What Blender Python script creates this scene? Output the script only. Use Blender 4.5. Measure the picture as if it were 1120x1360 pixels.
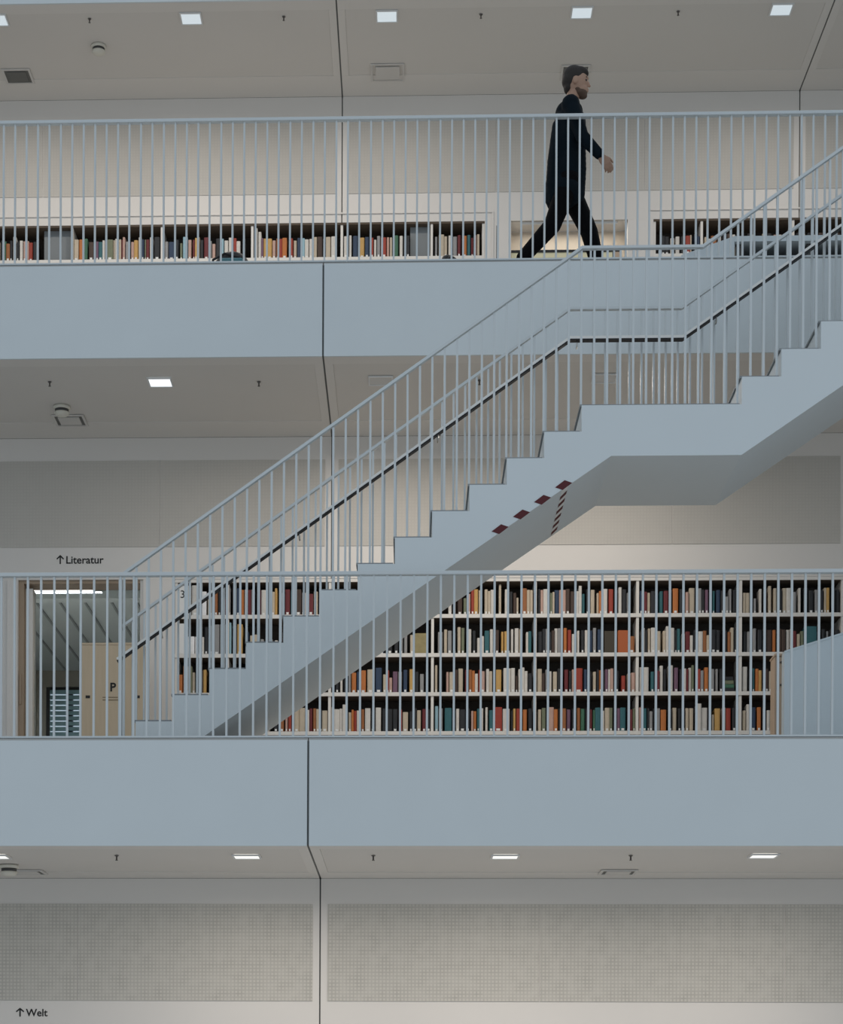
import bpy, bmesh, math, random
from mathutils import Vector, Matrix
random.seed(7)
for o in list(bpy.data.objects): bpy.data.objects.remove(o)
SC = bpy.context.scene
COL = SC.collection
# ------------------------------------------------------------------ camera (metres; eye 1.663 m above the lowest gallery floor)
FPX, CX, CY = 2680.0, 446.598, 1477.926
YAW, PITCH, ROLL = -0.035335, -0.004636, 0.004488
EYE = Vector((0, 0, 1.663))
_f = Vector((math.sin(YAW)*math.cos(PITCH), math.cos(YAW)*math.cos(PITCH), math.sin(PITCH)))
_r0 = Vector((math.cos(YAW), -math.sin(YAW), 0)); _u0 = _r0.cross(_f)
_r = math.cos(ROLL)*_r0 + math.sin(ROLL)*_u0
_u = -math.sin(ROLL)*_r0 + math.cos(ROLL)*_u0
cam = bpy.data.cameras.new('camera'); camo = bpy.data.objects.new('camera', cam); COL.objects.link(camo)
cam.sensor_fit = 'VERTICAL'; cam.sensor_height = 36.0; cam.lens = FPX*36.0/1360.0
cam.shift_x = (560-CX)/1360.0; cam.shift_y = (CY-680)/1360.0
cam.clip_end = 200
m = Matrix((( _r.x, _u.x, -_f.x, EYE.x), (_r.y, _u.y, -_f.y, EYE.y), (_r.z, _u.z, -_f.z, EYE.z), (0, 0, 0, 1)))
camo.matrix_world = m
SC.camera = camo
# ------------------------------------------------------------------ world and exposure
SC.view_settings.view_transform = 'Standard'; SC.view_settings.look = 'None'
SC.view_settings.gamma = 1.0; SC.view_settings.use_curve_mapping = False
SC.view_settings.exposure = 0.0
W = bpy.data.worlds.new('daylight'); SC.world = W; W.use_nodes = True
bg = W.node_tree.nodes['Background']; bg.inputs[0].default_value = (0.80, 0.90, 1.0, 1); bg.inputs[1].default_value = 0.60

# ------------------------------------------------------------------ helpers
def U(px, py, Y):
    "pixel -> point on the vertical plane at depth Y"
    d = _f + _r*((px-CX)/FPX) - _u*((py-CY)/FPX)
    return EYE + d*(Y/d.y)
def UX(px, py, Y): return U(px, py, Y).x
def UZ(px, py, Y): return U(px, py, Y).z
def UC(px, py, Z):
    "pixel -> point on the horizontal plane at height Z"
    d = _f + _r*((px-CX)/FPX) - _u*((py-CY)/FPX)
    return EYE + d*((Z-EYE.z)/d.z)

def mat(name, col, rough=0.6, metal=0.0, emit=None, estr=0.0, noise=0.0, nscale=6.0, bump=0.0, spec=0.5):
    M = bpy.data.materials.new(name); M.use_nodes = True
    nt = M.node_tree; b = nt.nodes['Principled BSDF']
    b.inputs['Base Color'].default_value = (*col, 1); b.inputs['Roughness'].default_value = rough
    b.inputs['Metallic'].default_value = metal
    b.inputs['Specular IOR Level'].default_value = spec
    if emit:
        b.inputs['Emission Color'].default_value = (*emit, 1); b.inputs['Emission Strength'].default_value = estr
    if noise > 0 or bump > 0:
        tc = nt.nodes.new('ShaderNodeTexCoord'); nz = nt.nodes.new('ShaderNodeTexNoise')
        nz.inputs['Scale'].default_value = nscale; nz.inputs['Detail'].default_value = 6
        nt.links.new(tc.outputs['Object'], nz.inputs['Vector'])
        if noise > 0:
            mx = nt.nodes.new('ShaderNodeMix'); mx.data_type = 'RGBA'
            mx.inputs[6].default_value = (*[c*(1-noise) for c in col], 1); mx.inputs[7].default_value = (*[min(1, c*(1+noise)) for c in col], 1)
            nt.links.new(nz.outputs['Fac'], mx.inputs[0]); nt.links.new(mx.outputs[2], b.inputs['Base Color'])
        if bump > 0:
            bp = nt.nodes.new('ShaderNodeBump'); bp.inputs['Strength'].default_value = bump; bp.inputs['Distance'].default_value = 0.004
            nt.links.new(nz.outputs['Fac'], bp.inputs['Height']); nt.links.new(bp.outputs[0], b.inputs['Normal'])
    return M

def perforated(name, col, pitch, depth):
    "board with a fine square grid of holes"
    M = mat(name, col, 0.75); nt = M.node_tree; b = nt.nodes['Principled BSDF']
    tc = nt.nodes.new('ShaderNodeTexCoord'); sp = nt.nodes.new('ShaderNodeSeparateXYZ')
    nt.links.new(tc.outputs['Object'], sp.inputs[0])
    def saw(sock):
        a = nt.nodes.new('ShaderNodeMath'); a.operation = 'MULTIPLY'; a.inputs[1].default_value = 2*math.pi/pitch
        s = nt.nodes.new('ShaderNodeMath'); s.operation = 'COSINE'
        nt.links.new(sock, a.inputs[0]); nt.links.new(a.outputs[0], s.inputs[0])
        p = nt.nodes.new('ShaderNodeMath'); p.operation = 'MULTIPLY_ADD'; p.inputs[1].default_value = .5; p.inputs[2].default_value = .5
        nt.links.new(s.outputs[0], p.inputs[0]); return p.outputs[0]
    ml = nt.nodes.new('ShaderNodeMath'); ml.operation = 'MAXIMUM'
    nt.links.new(saw(sp.outputs[0]), ml.inputs[0]); nt.links.new(saw(sp.outputs[2]), ml.inputs[1])
    pw = nt.nodes.new('ShaderNodeMath'); pw.operation = 'POWER'; pw.inputs[1].default_value = 2.0
    nt.links.new(ml.outputs[0], pw.inputs[0])
    nz = nt.nodes.new('ShaderNodeTexNoise'); nz.inputs['Scale'].default_value = 9; nt.links.new(tc.outputs['Object'], nz.inputs['Vector'])
    sc = nt.nodes.new('ShaderNodeMath'); sc.operation = 'MULTIPLY'
    nt.links.new(pw.outputs[0], sc.inputs[0]); nt.links.new(nz.outputs['Fac'], sc.inputs[1])
    mx = nt.nodes.new('ShaderNodeMix'); mx.data_type = 'RGBA'
    mx.inputs[6].default_value = (*col, 1); mx.inputs[7].default_value = (*[c*(1-depth) for c in col], 1)
    nt.links.new(sc.outputs[0], mx.inputs[0]); nt.links.new(mx.outputs[2], b.inputs['Base Color'])
    return M

def wood(name, c1, c2):
    M = mat(name, c1, 0.55); nt = M.node_tree; b = nt.nodes['Principled BSDF']
    tc = nt.nodes.new('ShaderNodeTexCoord'); mp = nt.nodes.new('ShaderNodeMapping'); mp.inputs['Scale'].default_value = (14, 14, 1.2)
    nz = nt.nodes.new('ShaderNodeTexNoise'); nz.inputs['Scale'].default_value = 3; nz.inputs['Detail'].default_value = 5
    nt.links.new(tc.outputs['Object'], mp.inputs[0]); nt.links.new(mp.outputs[0], nz.inputs['Vector'])
    mx = nt.nodes.new('ShaderNodeMix'); mx.data_type = 'RGBA'; mx.inputs[6].default_value = (*c1, 1); mx.inputs[7].default_value = (*c2, 1)
    nt.links.new(nz.outputs['Fac'], mx.inputs[0]); nt.links.new(mx.outputs[2], b.inputs['Base Color'])
    return M

M_CONC = mat('white_render', (0.68, 0.735, 0.755), 0.7, noise=0.03, nscale=2.0, bump=0.1)
M_STAIR = mat('stair_white', (0.69, 0.745, 0.765), 0.65, noise=0.02, nscale=2.0)
M_WALL = mat('wall_plaster', (0.74, 0.715, 0.68), 0.8, noise=0.02, nscale=1.5)
M_EDGE = mat('ceiling_edge_plaster', (0.74, 0.715, 0.68), 0.8)
M_CEIL = mat('ceiling_plaster', (0.70, 0.675, 0.64), 0.85, noise=0.02, nscale=1.2)
M_PANEL = perforated('perforated_board', (0.60, 0.58, 0.53), 0.0295, 0.40)
M_PANEL2 = perforated('perforated_board_fine', (0.56, 0.538, 0.495), 0.0295, 0.10)
M_RAIL = mat('rail_paint', (0.62, 0.665, 0.68), 0.6)
M_HAND = mat('handrail_white', (0.86, 0.85, 0.82), 0.35)
M_TREAD = mat('tread_grey', (0.27, 0.29, 0.30), 0.7)  # darkened so the tread edges draw the nosing shadow line
M_GAP = mat('joint_shadow_gap', (0.17, 0.18, 0.18), 0.9)
M_FLOOR = mat('pale_floor', (0.55, 0.54, 0.52), 0.5, noise=0.03)
M_STEEL = mat('brushed_steel', (0.78, 0.77, 0.74), 0.28, metal=1.0)
M_SHELF = mat('shelf_white', (0.76, 0.735, 0.69), 0.6)
M_SHELFBACK = mat('shelf_back_shade', (0.045, 0.036, 0.030), 0.9)  # deep shade inside the bays is put into this dark colour
M_SHELFBOARD = mat('shelf_board_shade', (0.10, 0.075, 0.055), 0.85)  # shade beneath the boards painted in as dark brown
M_GREYBOARD = mat('grey_board', (0.22, 0.24, 0.25), 0.8)
M_BLACK = mat('black_matt', (0.012, 0.012, 0.014), 0.6)
M_RED = mat('warning_red', (0.09, 0.006, 0.010), 0.6)
M_TAPE = mat('warning_white', (0.82, 0.82, 0.80), 0.5)
M_LAMPF = mat('lamp_frame', (0.75, 0.76, 0.76), 0.4)
M_GRILLE = mat('vent_grille_dark', (0.16, 0.16, 0.15), 0.8)
M_VENTF = mat('vent_frame', (0.66, 0.64, 0.61), 0.7)
M_DOME = mat('detector_cream', (0.70, 0.68, 0.60), 0.5)
M_DARKMETAL = mat('dark_metal', (0.06, 0.06, 0.06), 0.4)
M_PLY = wood('plywood', (0.50, 0.40, 0.27), (0.60, 0.48, 0.34))
M_TAN = wood('tan_board', (0.46, 0.35, 0.26), (0.52, 0.41, 0.31))
M_NICHE = mat('niche_tan_paint', (0.66, 0.58, 0.48), 0.7)
M_INK = mat('ink', (0.015, 0.015, 0.015), 0.7)
M_FAINT = mat('faint_print', (0.20, 0.15, 0.09), 0.8)
M_FRAME = mat('door_frame_wood', (0.36, 0.27, 0.19), 0.6)
M_GLASS = mat('door_glass', (0.9, 0.95, 0.97), 0.02)
M_GLASS.node_tree.nodes['Principled BSDF'].inputs['Transmission Weight'].default_value = 1.0
M_GLASS.node_tree.nodes['Principled BSDF'].inputs['IOR'].default_value = 1.02

def new(name, me, material, parent=None):
    o = bpy.data.objects.new(name, me); COL.objects.link(o)
    for mm in (material if isinstance(material, (list, tuple)) else [material]):
        if mm and mm.name not in [x.name for x in me.materials if x]: me.materials.append(mm)
    if parent: o.parent = parent
    return o
def empty(name, loc, label=None, cat=None, group=None):
    o = bpy.data.objects.new(name, None); o.empty_display_size = 0.1; COL.objects.link(o); o.location = loc
    tag(o, label, cat, group); return o
def tag(o, label=None, cat=None, group=None, kind=None):
    if label: o['label'] = label
    if cat: o['category'] = cat
    if group: o['group'] = group
    if kind: o['kind'] = kind
    return o
def struct(name, loc=(0, 0, 0)):
    o = bpy.data.objects.new(name, None); COL.objects.link(o); o.location = loc; o['kind'] = 'structure'; return o
def bm_box(bm, x0, x1, y0, y1, z0, z1):
    vs = [bm.verts.new(p) for p in ((x0,y0,z0),(x1,y0,z0),(x1,y1,z0),(x0,y1,z0),(x0,y0,z1),(x1,y0,z1),(x1,y1,z1),(x0,y1,z1))]
    fs = [bm.faces.new([vs[i] for i in q]) for q in ((0,3,2,1),(4,5,6,7),(0,1,5,4),(1,2,6,5),(2,3,7,6),(3,0,4,7))]
    return fs
def finish(bm, name, material, parent=None, smooth=False, origin=None):
    bmesh.ops.recalc_face_normals(bm, faces=bm.faces)
    if origin is not None: bmesh.ops.translate(bm, verts=bm.verts, vec=-Vector(origin))
    me = bpy.data.meshes.new(name); bm.to_mesh(me); bm.free()
    if smooth:
        for p in me.polygons: p.use_smooth = True
    o = new(name, me, material, parent)
    return o
def place(o, world):
    "put an object (maybe parented) so that its origin is at a world point; parents are only translated"
    w = Vector(world)
    if o.parent: w = w - parent_loc(o.parent)
    o.location = w
def parent_loc(p):
    v = Vector(p.location)
    return v + parent_loc(p.parent) if p.parent else v
def box(name, x0, x1, y0, y1, z0, z1, material, parent=None, bevel=0.0):
    c = Vector(((x0+x1)/2, (y0+y1)/2, min(z0, z1)))
    bm = bmesh.new(); bm_box(bm, x0, x1, y0, y1, z0, z1)
    if bevel > 0: bmesh.ops.bevel(bm, geom=bm.edges[:], offset=bevel, segments=1, affect='EDGES')
    o = finish(bm, name, material, parent, origin=c); place(o, c); return o
def prism(name, pts, y0, y1, material, parent=None):
    "XZ polygon extruded along depth"
    bm = bmesh.new()
    a = [bm.verts.new((x, y0, z)) for x, z in pts]; b = [bm.verts.new((x, y1, z)) for x, z in pts]
    bm.faces.new(a); bm.faces.new(b[::-1]); n = len(pts)
    for i in range(n): bm.faces.new((a[i], b[i], b[(i+1) % n], a[(i+1) % n]))
    c = Vector((sum(p[0] for p in pts)/n, (y0+y1)/2, min(p[1] for p in pts)))
    o = finish(bm, name, material, parent, origin=c); place(o, c); return o
def tube(name, pts, rad, material, parent=None, seg=10):
    "round bar along a polyline, mitred"
    pts = [Vector(p) for p in pts]; bm = bmesh.new(); rings = []
    for i, p in enumerate(pts):
        d1 = (pts[i]-pts[i-1]).normalized() if i else (pts[1]-pts[0]).normalized()
        d2 = (pts[i+1]-pts[i]).normalized() if i < len(pts)-1 else d1
        t = (d1+d2).normalized(); side = Vector((0, 1, 0)) if abs(t.y) < .9 else Vector((1, 0, 0))
        n1 = side.cross(t).normalized(); n2 = t.cross(n1).normalized()
        k = 1/max(.3, t.dot(d1))
        rings.append([bm.verts.new(p + n1*(rad*k*math.cos(2*math.pi*j/seg)) + n2*(rad*math.sin(2*math.pi*j/seg))) for j in range(seg)])
    for a, b in zip(rings, rings[1:]):
        for j in range(seg): bm.faces.new((a[j], a[(j+1) % seg], b[(j+1) % seg], b[j]))
    bm.faces.new(rings[0][::-1]); bm.faces.new(rings[-1])
    o = finish(bm, name, material, parent, smooth=True, origin=pts[0]); place(o, pts[0]); return o
def flatbar(name, pts, hw, hh, material, parent=None):
    "rectangular bar (half width in Y, half height) along an XZ polyline at one depth"
    pts = [Vector(p) for p in pts]; bm = bmesh.new(); rings = []
    for i, p in enumerate(pts):
        d1 = (pts[i]-pts[i-1]).normalized() if i else (pts[1]-pts[0]).normalized()
        d2 = (pts[i+1]-pts[i]).normalized() if i < len(pts)-1 else d1
        t = (d1+d2).normalized(); n = Vector((-t.z, 0, t.x)); k = 1/max(.3, t.dot(d1))
        rings.append([bm.verts.new(p + Vector((0, sy*hw, 0)) + n*(sz*hh*k)) for sy, sz in ((-1,-1),(1,-1),(1,1),(-1,1))])
    for a, b in zip(rings, rings[1:]):
        for j in range(4): bm.faces.new((a[j], a[(j+1) % 4], b[(j+1) % 4], b[j]))
    bm.faces.new(rings[0][::-1]); bm.faces.new(rings[-1])
    o = finish(bm, name, material, parent, origin=pts[0]); place(o, pts[0]); return o
def lathe(name, prof, loc, material, parent=None, seg=20, flip=False):
    bm = bmesh.new(); rings = []
    for r, z in prof:
        rings.append([bm.verts.new((r*math.cos(2*math.pi*j/seg), r*math.sin(2*math.pi*j/seg), z)) for j in range(seg)])
    for a, b in zip(rings, rings[1:]):
        for j in range(seg): bm.faces.new((a[j], a[(j+1) % seg], b[(j+1) % seg], b[j]))
    bm.faces.new(rings[0]); bm.faces.new(rings[-1])
    o = finish(bm, name, material, parent, smooth=True); place(o, loc); return o
def text(name, s, x, z, y, size, material, parent, bold=0.0, align='LEFT'):
    "lettering standing on the vertical plane y, facing the camera; thin solid"
    cu = bpy.data.curves.new(name, 'FONT'); cu.body = s; cu.size = size; cu.extrude = 0.001; cu.offset = bold; cu.align_x = align
    cu.resolution_u = 3
    t = bpy.data.objects.new(name, cu); COL.objects.link(t)
    dg = bpy.context.evaluated_depsgraph_get(); me = bpy.data.meshes.new_from_object(t.evaluated_get(dg))
    bpy.data.objects.remove(t); bpy.data.curves.remove(cu)
    me.transform(Matrix.Rotation(math.pi/2, 4, 'X')); me.materials.clear()
    o = new(name, me, material, parent); place(o, (x, y, z)); return o

def area_light(name, loc, sx, sy, power, col, parent, spread=math.pi, rot=(0, 0, 0)):
    L = bpy.data.lights.new(name, 'AREA'); L.shape = 'RECTANGLE'; L.size = sx; L.size_y = sy; L.energy = power; L.color = col; L.spread = spread
    o = bpy.data.objects.new(name, L); COL.objects.link(o); o.parent = parent; o.rotation_euler = rot; place(o, loc); return o

# ------------------------------------------------------------------ levels
H = 4.2754
F = [0.0, H, 2*H, 3*H]                     # floor heights: lowest gallery, middle, upper, roof level
SLAB = 0.774
C = [F[1]-SLAB, F[2]-SLAB, F[3]-SLAB]      # ceilings
YF = [12.27, 14.40, 16.525, 19.02]         # fascia depth of each floor
YW = [16.4785, 18.5105, 20.855]            # wall depth of each gallery
SEAMS = [-9.2, -5.407, -0.72, 3.967, 8.65]
XL, XR = -9.2, 8.65
LVL = ['lower', 'middle', 'upper', 'roof']
GAP = 0.0075
for k in range(4):
    fl = struct('floor_' + LVL[k])
    yb = YW[k]+0.3 if k < 3 else 23.0
    if k < 3: box('slab', XL, XR, YF[k]+0.021, yb, F[k]-SLAB+0.0125, F[k]-0.024, M_GAP, fl)
    else: box('slab', XL, XR, YF[k]+0.021, yb, F[k]-SLAB+0.0125, F[k]+0.3, M_GAP, fl)
    for a, b in zip(SEAMS, SEAMS[1:]):
        box('fascia_panel', a+GAP, b-GAP, YF[k], YF[k]+0.020, F[k]-SLAB, F[k]-0.018 if k < 3 else F[k]+0.3, M_CONC, fl)
        if k < 3: box('floor_panel', a+.003, b-.003, YF[k]+0.022, YW[k]-0.001, F[k]-0.0235, F[k], M_FLOOR, fl)
for k in range(3):
    ce = struct('ceiling_' + LVL[k])
    y0, y1 = YF[k+1]+0.021, YW[k]
    for a, b in zip(SEAMS, SEAMS[1:]):
        x0, x1 = a+GAP, b-GAP
        box('front_edge_strip', x0, x1, y0, y0+0.16, C[k], C[k]+0.012, M_EDGE, ce)
        box('wall_edge_strip', x0, x1, y1-0.42, y1-0.001, C[k], C[k]+0.012, M_EDGE, ce)
        box('joint_edge_strip', x0, x0+0.07, y0+0.161, y1-0.421, C[k], C[k]+0.012, M_EDGE, ce)
        box('joint_edge_strip', x1-0.07, x1, y0+0.161, y1-0.421, C[k], C[k]+0.012, M_EDGE, ce)
        box('ceiling_panel', x0+0.071, x1-0.071, y0+0.161, y1-0.421, C[k]+0.004, C[k]+0.012, M_CEIL, ce)
# atrium floor far below
bf = struct('floor'); box('atrium_floor', -12, 12, -10, YF[0]+0.05, -4.9, -4.8, M_FLOOR, bf)
# unseen walls added at the gallery ends to stop light leaking in
for nm, x0, x1 in (('light_stop_left', XL-.3, XL), ('light_stop_right', XR, XR+.3)):
    w = struct(nm); box('light_stop_wall', x0, x1, 12.3, 23.0, -1, F[3]+.3, M_WALL, w)

# ------------------------------------------------------------------ back walls
def wall_skin(k, zt, pieces, wname):
    "upper part of a gallery wall down to height zt, then pieces (x0,x1) down to the floor"
    w = struct(wname); y = YW[k]; T = 0.28
    for a, b in zip(SEAMS, SEAMS[1:]):
        box('wall_slab', a+GAP*.8, b-GAP*.8, y, y+.020, zt, C[k]-0.002, M_WALL, w)
    box('joint_sheet', XL, XR, y+.0203, y+.0297, zt, C[k]-.002, M_GAP, w)
    box('wall_core', XL, XR, y+.030, y+T, zt, C[k]-.002, M_WALL, w)
    for x0, x1 in pieces: box('wall_pier', x0, x1, y, y+T, F[k]+.001, zt-.0005, M_WALL, w)
    zp1, zp0 = C[k]-0.212, C[k]-1.003
    for a, b in zip(SEAMS, SEAMS[1:]):
        n = 2 if b-a < 4.2 else 2
        xs = [a+0.058+(b-a-0.116)*i/3.0 for i in range(4)]
        if k == 0:
            xs = [a+.058]+[v for v in (-4.72, -2.71, 1.07, 3.05) if a+.2 < v < b-.2]+[b-.058]
        for p, q in zip(xs, xs[1:]):
            box('acoustic_panel', p+.004, q-.004, y-.006, y-.0005, zp0, zp1, M_PANEL if k == 0 else M_PANEL2, w)
    return w
wall_lower = wall_skin(0, F[0]+.9, [(XL, XR)], 'wall_lower')
Z1T = UZ(300, 769, YW[1]); XD0, XD1 = UX(24, 860, YW[1]), UX(190, 860, YW[1]); XB0 = UX(232, 860, YW[1]); XB1 = 5.6
wall_mid = wall_skin(1, Z1T, [(XL, XD0), (XD1, XB0), (XB1, XR)], 'wall_middle')
Z2T = UZ(500, 295, YW[2])
XU = [UX(v, 320, YW[2]) for v in (644, 679, 834, 868)]; XU_L, XU_R = -6.2, 5.9
wall_up = wall_skin(2, Z2T, [(XL, XU_L), (XU[0], XU[1]), (XU[2], XU[3]), (XU_R, XR)], 'wall_upper')
box('picture_rail', XU_L, XU[0]+.09, YW[2]-.012, YW[2]-.001, Z2T+.085, Z2T+.10, M_EDGE, wall_up)
box('picture_rail', XU[3]-.03, XU_R, YW[2]-.012, YW[2]-.001, Z2T+.085, Z2T+.10, M_EDGE, wall_up)
box('frame_strip', XU[0]+.075, XU[0]+.09, YW[2]-.012, YW[2]-.001, F[2]+.01, Z2T+.084, M_EDGE, wall_up)
box('pier_joint', UX(660, 320, YW[2])-.005, UX(660, 320, YW[2])+.005, YW[2]-.003, YW[2]-.0005, F[2]+.01, Z2T-.05, M_GRILLE, wall_up)
# desk niche in the upper wall
box('niche_back', XU[1], XU[2], YW[2]+.281, YW[2]+.30, F[2]+.001, Z2T, M_NICHE, wall_up)

# ------------------------------------------------------------------ gallery railings
def railing(k, sp, ph, label):
    y = YF[k]+0.03
    r = empty('gallery_railing', (0, y, F[k]), label, 'railing')
    box('bottom_rail', XL+.02, XR-.02, y-.022, y+.022, F[k]+0.002, F[k]+0.014, M_RAIL, r)
    zt = F[k]+1.176
    box('handrail', XL+.02, XR-.02, y-.026, y+.026, zt-.016, zt+.010, M_RAIL, r, bevel=.003)
    n0 = math.ceil((-5.6-ph)/sp); n1 = math.floor((5.6-ph)/sp); first = None
    for i in range(n0, n1+1):
        x = ph+i*sp
        if first is None: first = box('baluster', x-.0075, x+.0075, y-.0095, y+.0095, F[k]+.0145, zt-.0162, M_RAIL, r)
        else:
            c = first.copy(); COL.objects.link(c); c.location.x = first.location.x + (x-x0_)
        if i == n0: x0_ = x
    return r
_a, _b = UX(54.4, 870, YF[1]+.03), UX(1105.8, 870, YF[1]+.03)
rail_mid = railing(1, (_b-_a)/59, _a, 'pale blue-grey baluster railing along the gallery in front of the tall bookcase')
_a2, _b2 = UX(5, 250, YF[2]+.03), UX(739, 250, YF[2]+.03)
rail_up = railing(2, (_b2-_a2)/48, _a2, 'pale blue-grey baluster railing along the gallery where the person walks')
rail_low = railing(0, .0962, 0.0, 'pale baluster railing along the lowest gallery edge') if False else None

# ------------------------------------------------------------------ staircase
YS, YE = 14.7955, 16.028
ZL = 5.100+EYE.z; RISE = (ZL-F[1])/13
XR1, XR13, XR14 = UX(180, 952, YS), UX(773, 545, YS), UX(986, 520, YS)
RUN = (XR13-XR1)/12; RISE2 = (F[2]-ZL)/9; RUN2 = UX(1091, 450, YS)-UX(1040, 450, YS); RUN2 = (UX(1091, 450, YS)-XR14)/2
prof = [(XR1, F[1]+.002)]
for i in range(13):
    x = XR1+RUN*i; prof += [(x, F[1]+RISE*(i+1))]
    prof += [((XR1+RUN*(i+1)) if i < 12 else XR14, F[1]+RISE*(i+1))]
for i in range(9):
    x = XR14+RUN2*i; prof += [(x, ZL+RISE2*(i+1))]
    prof += [((XR14+RUN2*(i+1)) if i < 8 else XR14+RUN2*8+1.5, ZL+RISE2*(i+1))]
XT = XR14+RUN2*8+1.5
ZS = 4.7303+EYE.z; XA = UX(812, 605, YS); XB = UX(985, 603, YS)
sl1 = (ZS-UZ(275, 975, YS))/(XA-UX(275, 975, YS)); sl2 = (UZ(1118, 513, YS)-ZS)/(UX(1118, 513, YS)-XB)
xtop = XB+(F[2]-.40-ZS)/sl2
x0f = XA-(ZS-F[1]-.002)/sl1
prof += [(XT, F[2]-.40), (xtop, F[2]-.40), (XB, ZS), (XA, ZS), (x0f, F[1]+.002)]
stair = empty('staircase', (XR1, YS, F[1]), 'white concrete staircase with a mid landing rising from the middle gallery', 'staircase')
prism('stair_body', prof, YS, YE, M_STAIR, stair)
box('top_landing', XT-1.4, XT, YE+.001, YF[2]-.002, F[2]-.40, F[2]-.001, M_STAIR, stair)
for i in range(13):
    z = F[1]+RISE*(i+1); x = XR1+RUN*i; x1 = x+RUN if i < 12 else XR14
    box('tread', x-.012, x1-.013, YS+.028, YE-.028, z+.0005, z+.016, M_TREAD, stair)
for i in range(8):
    z = ZL+RISE2*(i+1); x = XR14+RUN2*i
    box('tread', x-.012, x+RUN2-.013, YS+.028, YE-.028, z+.0005, z+.016, M_TREAD, stair)
# warning tape along the low edge
def edge_z(x): return ZS+(x-XA)*sl1
def on_near(px, py): p = U(px, py, YS); return p.x, p.z
tx0, tx1 = UX(655, 706, YS), UX(757, 640, YS)
prism('warning_tape', [(tx0, edge_z(tx0)+.001), (tx1, edge_z(tx1)+.001), (tx1, edge_z(tx1)+.04), (tx0, edge_z(tx0)+.04)], YS-.002, YS-.0003, M_STAIR, stair)
for px, py in ((653.1, 706), (681.5, 686.5), (709.5, 667), (737.5, 647.5)):
    q = U(px, py, YS); x, z = q.x, q.z
    prism('warning_stripe', [(x, z), (x+.055, z-.0195), (x+.124, z+.0325), (x+.069, z+.052)], YS-.0045, YS-.0022, M_RED, stair)
# tape across the soffit
def soffit_quad(name, xa, xb, ya, yb, skew, material, off):
    bm = bmesh.new()
    P = [(xa, ya), (xb, ya+skew), (xb, yb+skew), (xa, yb)]
    lo = [bm.verts.new((x, y, edge_z(x)-off-.0015)) for x, y in P]; hi = [bm.verts.new((x, y, edge_z(x)-off)) for x, y in P]
    bm.faces.new(lo); bm.faces.new(hi[::-1])
    for i in range(4): bm.faces.new((lo[i], lo[(i+1) % 4], hi[(i+1) % 4], hi[i]))
    c = Vector((xa, ya, edge_z(xa))); o = finish(bm, name, material, stair, origin=c); place(o, c)
sx = UX(751, 646, YS)
soffit_quad('warning_tape', sx-.022, sx+.022, YS+.005, YE-.005, 0, M_TAPE, .0003)
for i in range(6):
    y = YS+.12+i*.185
    soffit_quad('warning_stripe', sx-.022, sx+.022, y+.05, y+.135, -.06, M_RED, .0021)

def nose(x):
    "height of the nosing line"
    if x <= XR13: return ZL+(x-XR13)*RISE/RUN
    b = ZL+RISE2+(x-XR14)*RISE2/RUN2
    return max(ZL, b)
def step_z(x):
    if x < XR1: return F[1]
    if x < XR13: return F[1]+RISE*(math.floor((x-XR1)/RUN+1e-6)+1)
    if x < XR14: return ZL
    return ZL+RISE2*min(9, math.floor((x-XR14)/RUN2+1e-6)+1)
RH = 1.165
xk1 = XR13; xk2 = XR14-RISE2/(RISE2/RUN2); xend = XR14+RUN2*8
def stair_rail(y, xs, label, handrail, inset):
    r = empty('stair_railing', (xs, y, F[1]), label, 'railing')
    pts = [(xs, y, nose(xs)+RH), (xk1, y, ZL+RH), (xk2, y, ZL+RH), (xend, y, nose(xend)+RH), (XT-.05, y, nose(xend)+RH)]
    flatbar('top_rail', pts, .022, .0095, M_RAIL, r)
    x = xk1 - math.floor((xk1-xs)/.0912)*.0912
    sp1 = RUN/3
    x = xk1-.003 - math.floor((xk1-.003-xs)/sp1)*sp1
    while x < min(XT-.06, 5.4):
        sp = RUN/3 if x < xk1-.01 else (RUN2/3)
        zt = (nose(x) if x < xend else nose(xend))+RH-.016*1.25
        zb = step_z(x-.0105 if (x > xk1-.02 and x < xk1+.02) else x)+.017
        if step_z(x+.012) > step_z(x-.012)+.01: zb = step_z(x-.012)+.0005; yy = inset
        zb2 = step_z(x+.012)+.017 if x >= XR1-.02 else F[1]+.001
        box('baluster', x-.0078, x+.0078, y-.0095, y+.0095, max(zb2, zb if x >= XR1-.02 else zb2), zt, M_RAIL, r)
        x += sp
    if xs < XR1-.02:
        box('end_post', xs, xs+.026, y-.013, y+.013, F[1]+.001, nose(xs)+RH-.018, M_RAIL, r)
    if handrail:
        yh = y-.075; hz = .905
        hx0 = UX(156, 871, yh)
        hp = [(hx0, yh, nose(hx0)+hz), (xk1, yh, ZL+hz), (xk2, yh, ZL+hz), (xend, yh, nose(xend)+hz)]
        flatbar('handrail', hp, .028, .0105, M_HAND, r)
        flatbar('underside_shade', [(a, b, c-.0165) for a, b, c in hp], .028, .0055, M_BLACK, r)  # black strip painting in the shaded underside of the handrail
        bx = hx0+.35
        while bx < xend:
            z = nose(bx)+hz
            tube('handrail_bracket', [(bx, yh, z-.022), (bx, yh+.02, z-.055), (bx, y-.0205, z-.06)], .006, M_STEEL, r, seg=6)
            bx += RUN*4
    return r
rail_near = stair_rail(YS+.05, UX(158, 760, YS+.05), 'white stair railing on the open side facing the atrium', False, 0)
rail_far = stair_rail(YE-.05, UX(159, 828, YE-.05), 'white stair railing with a steel handrail on the gallery side', True, 0)

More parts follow.
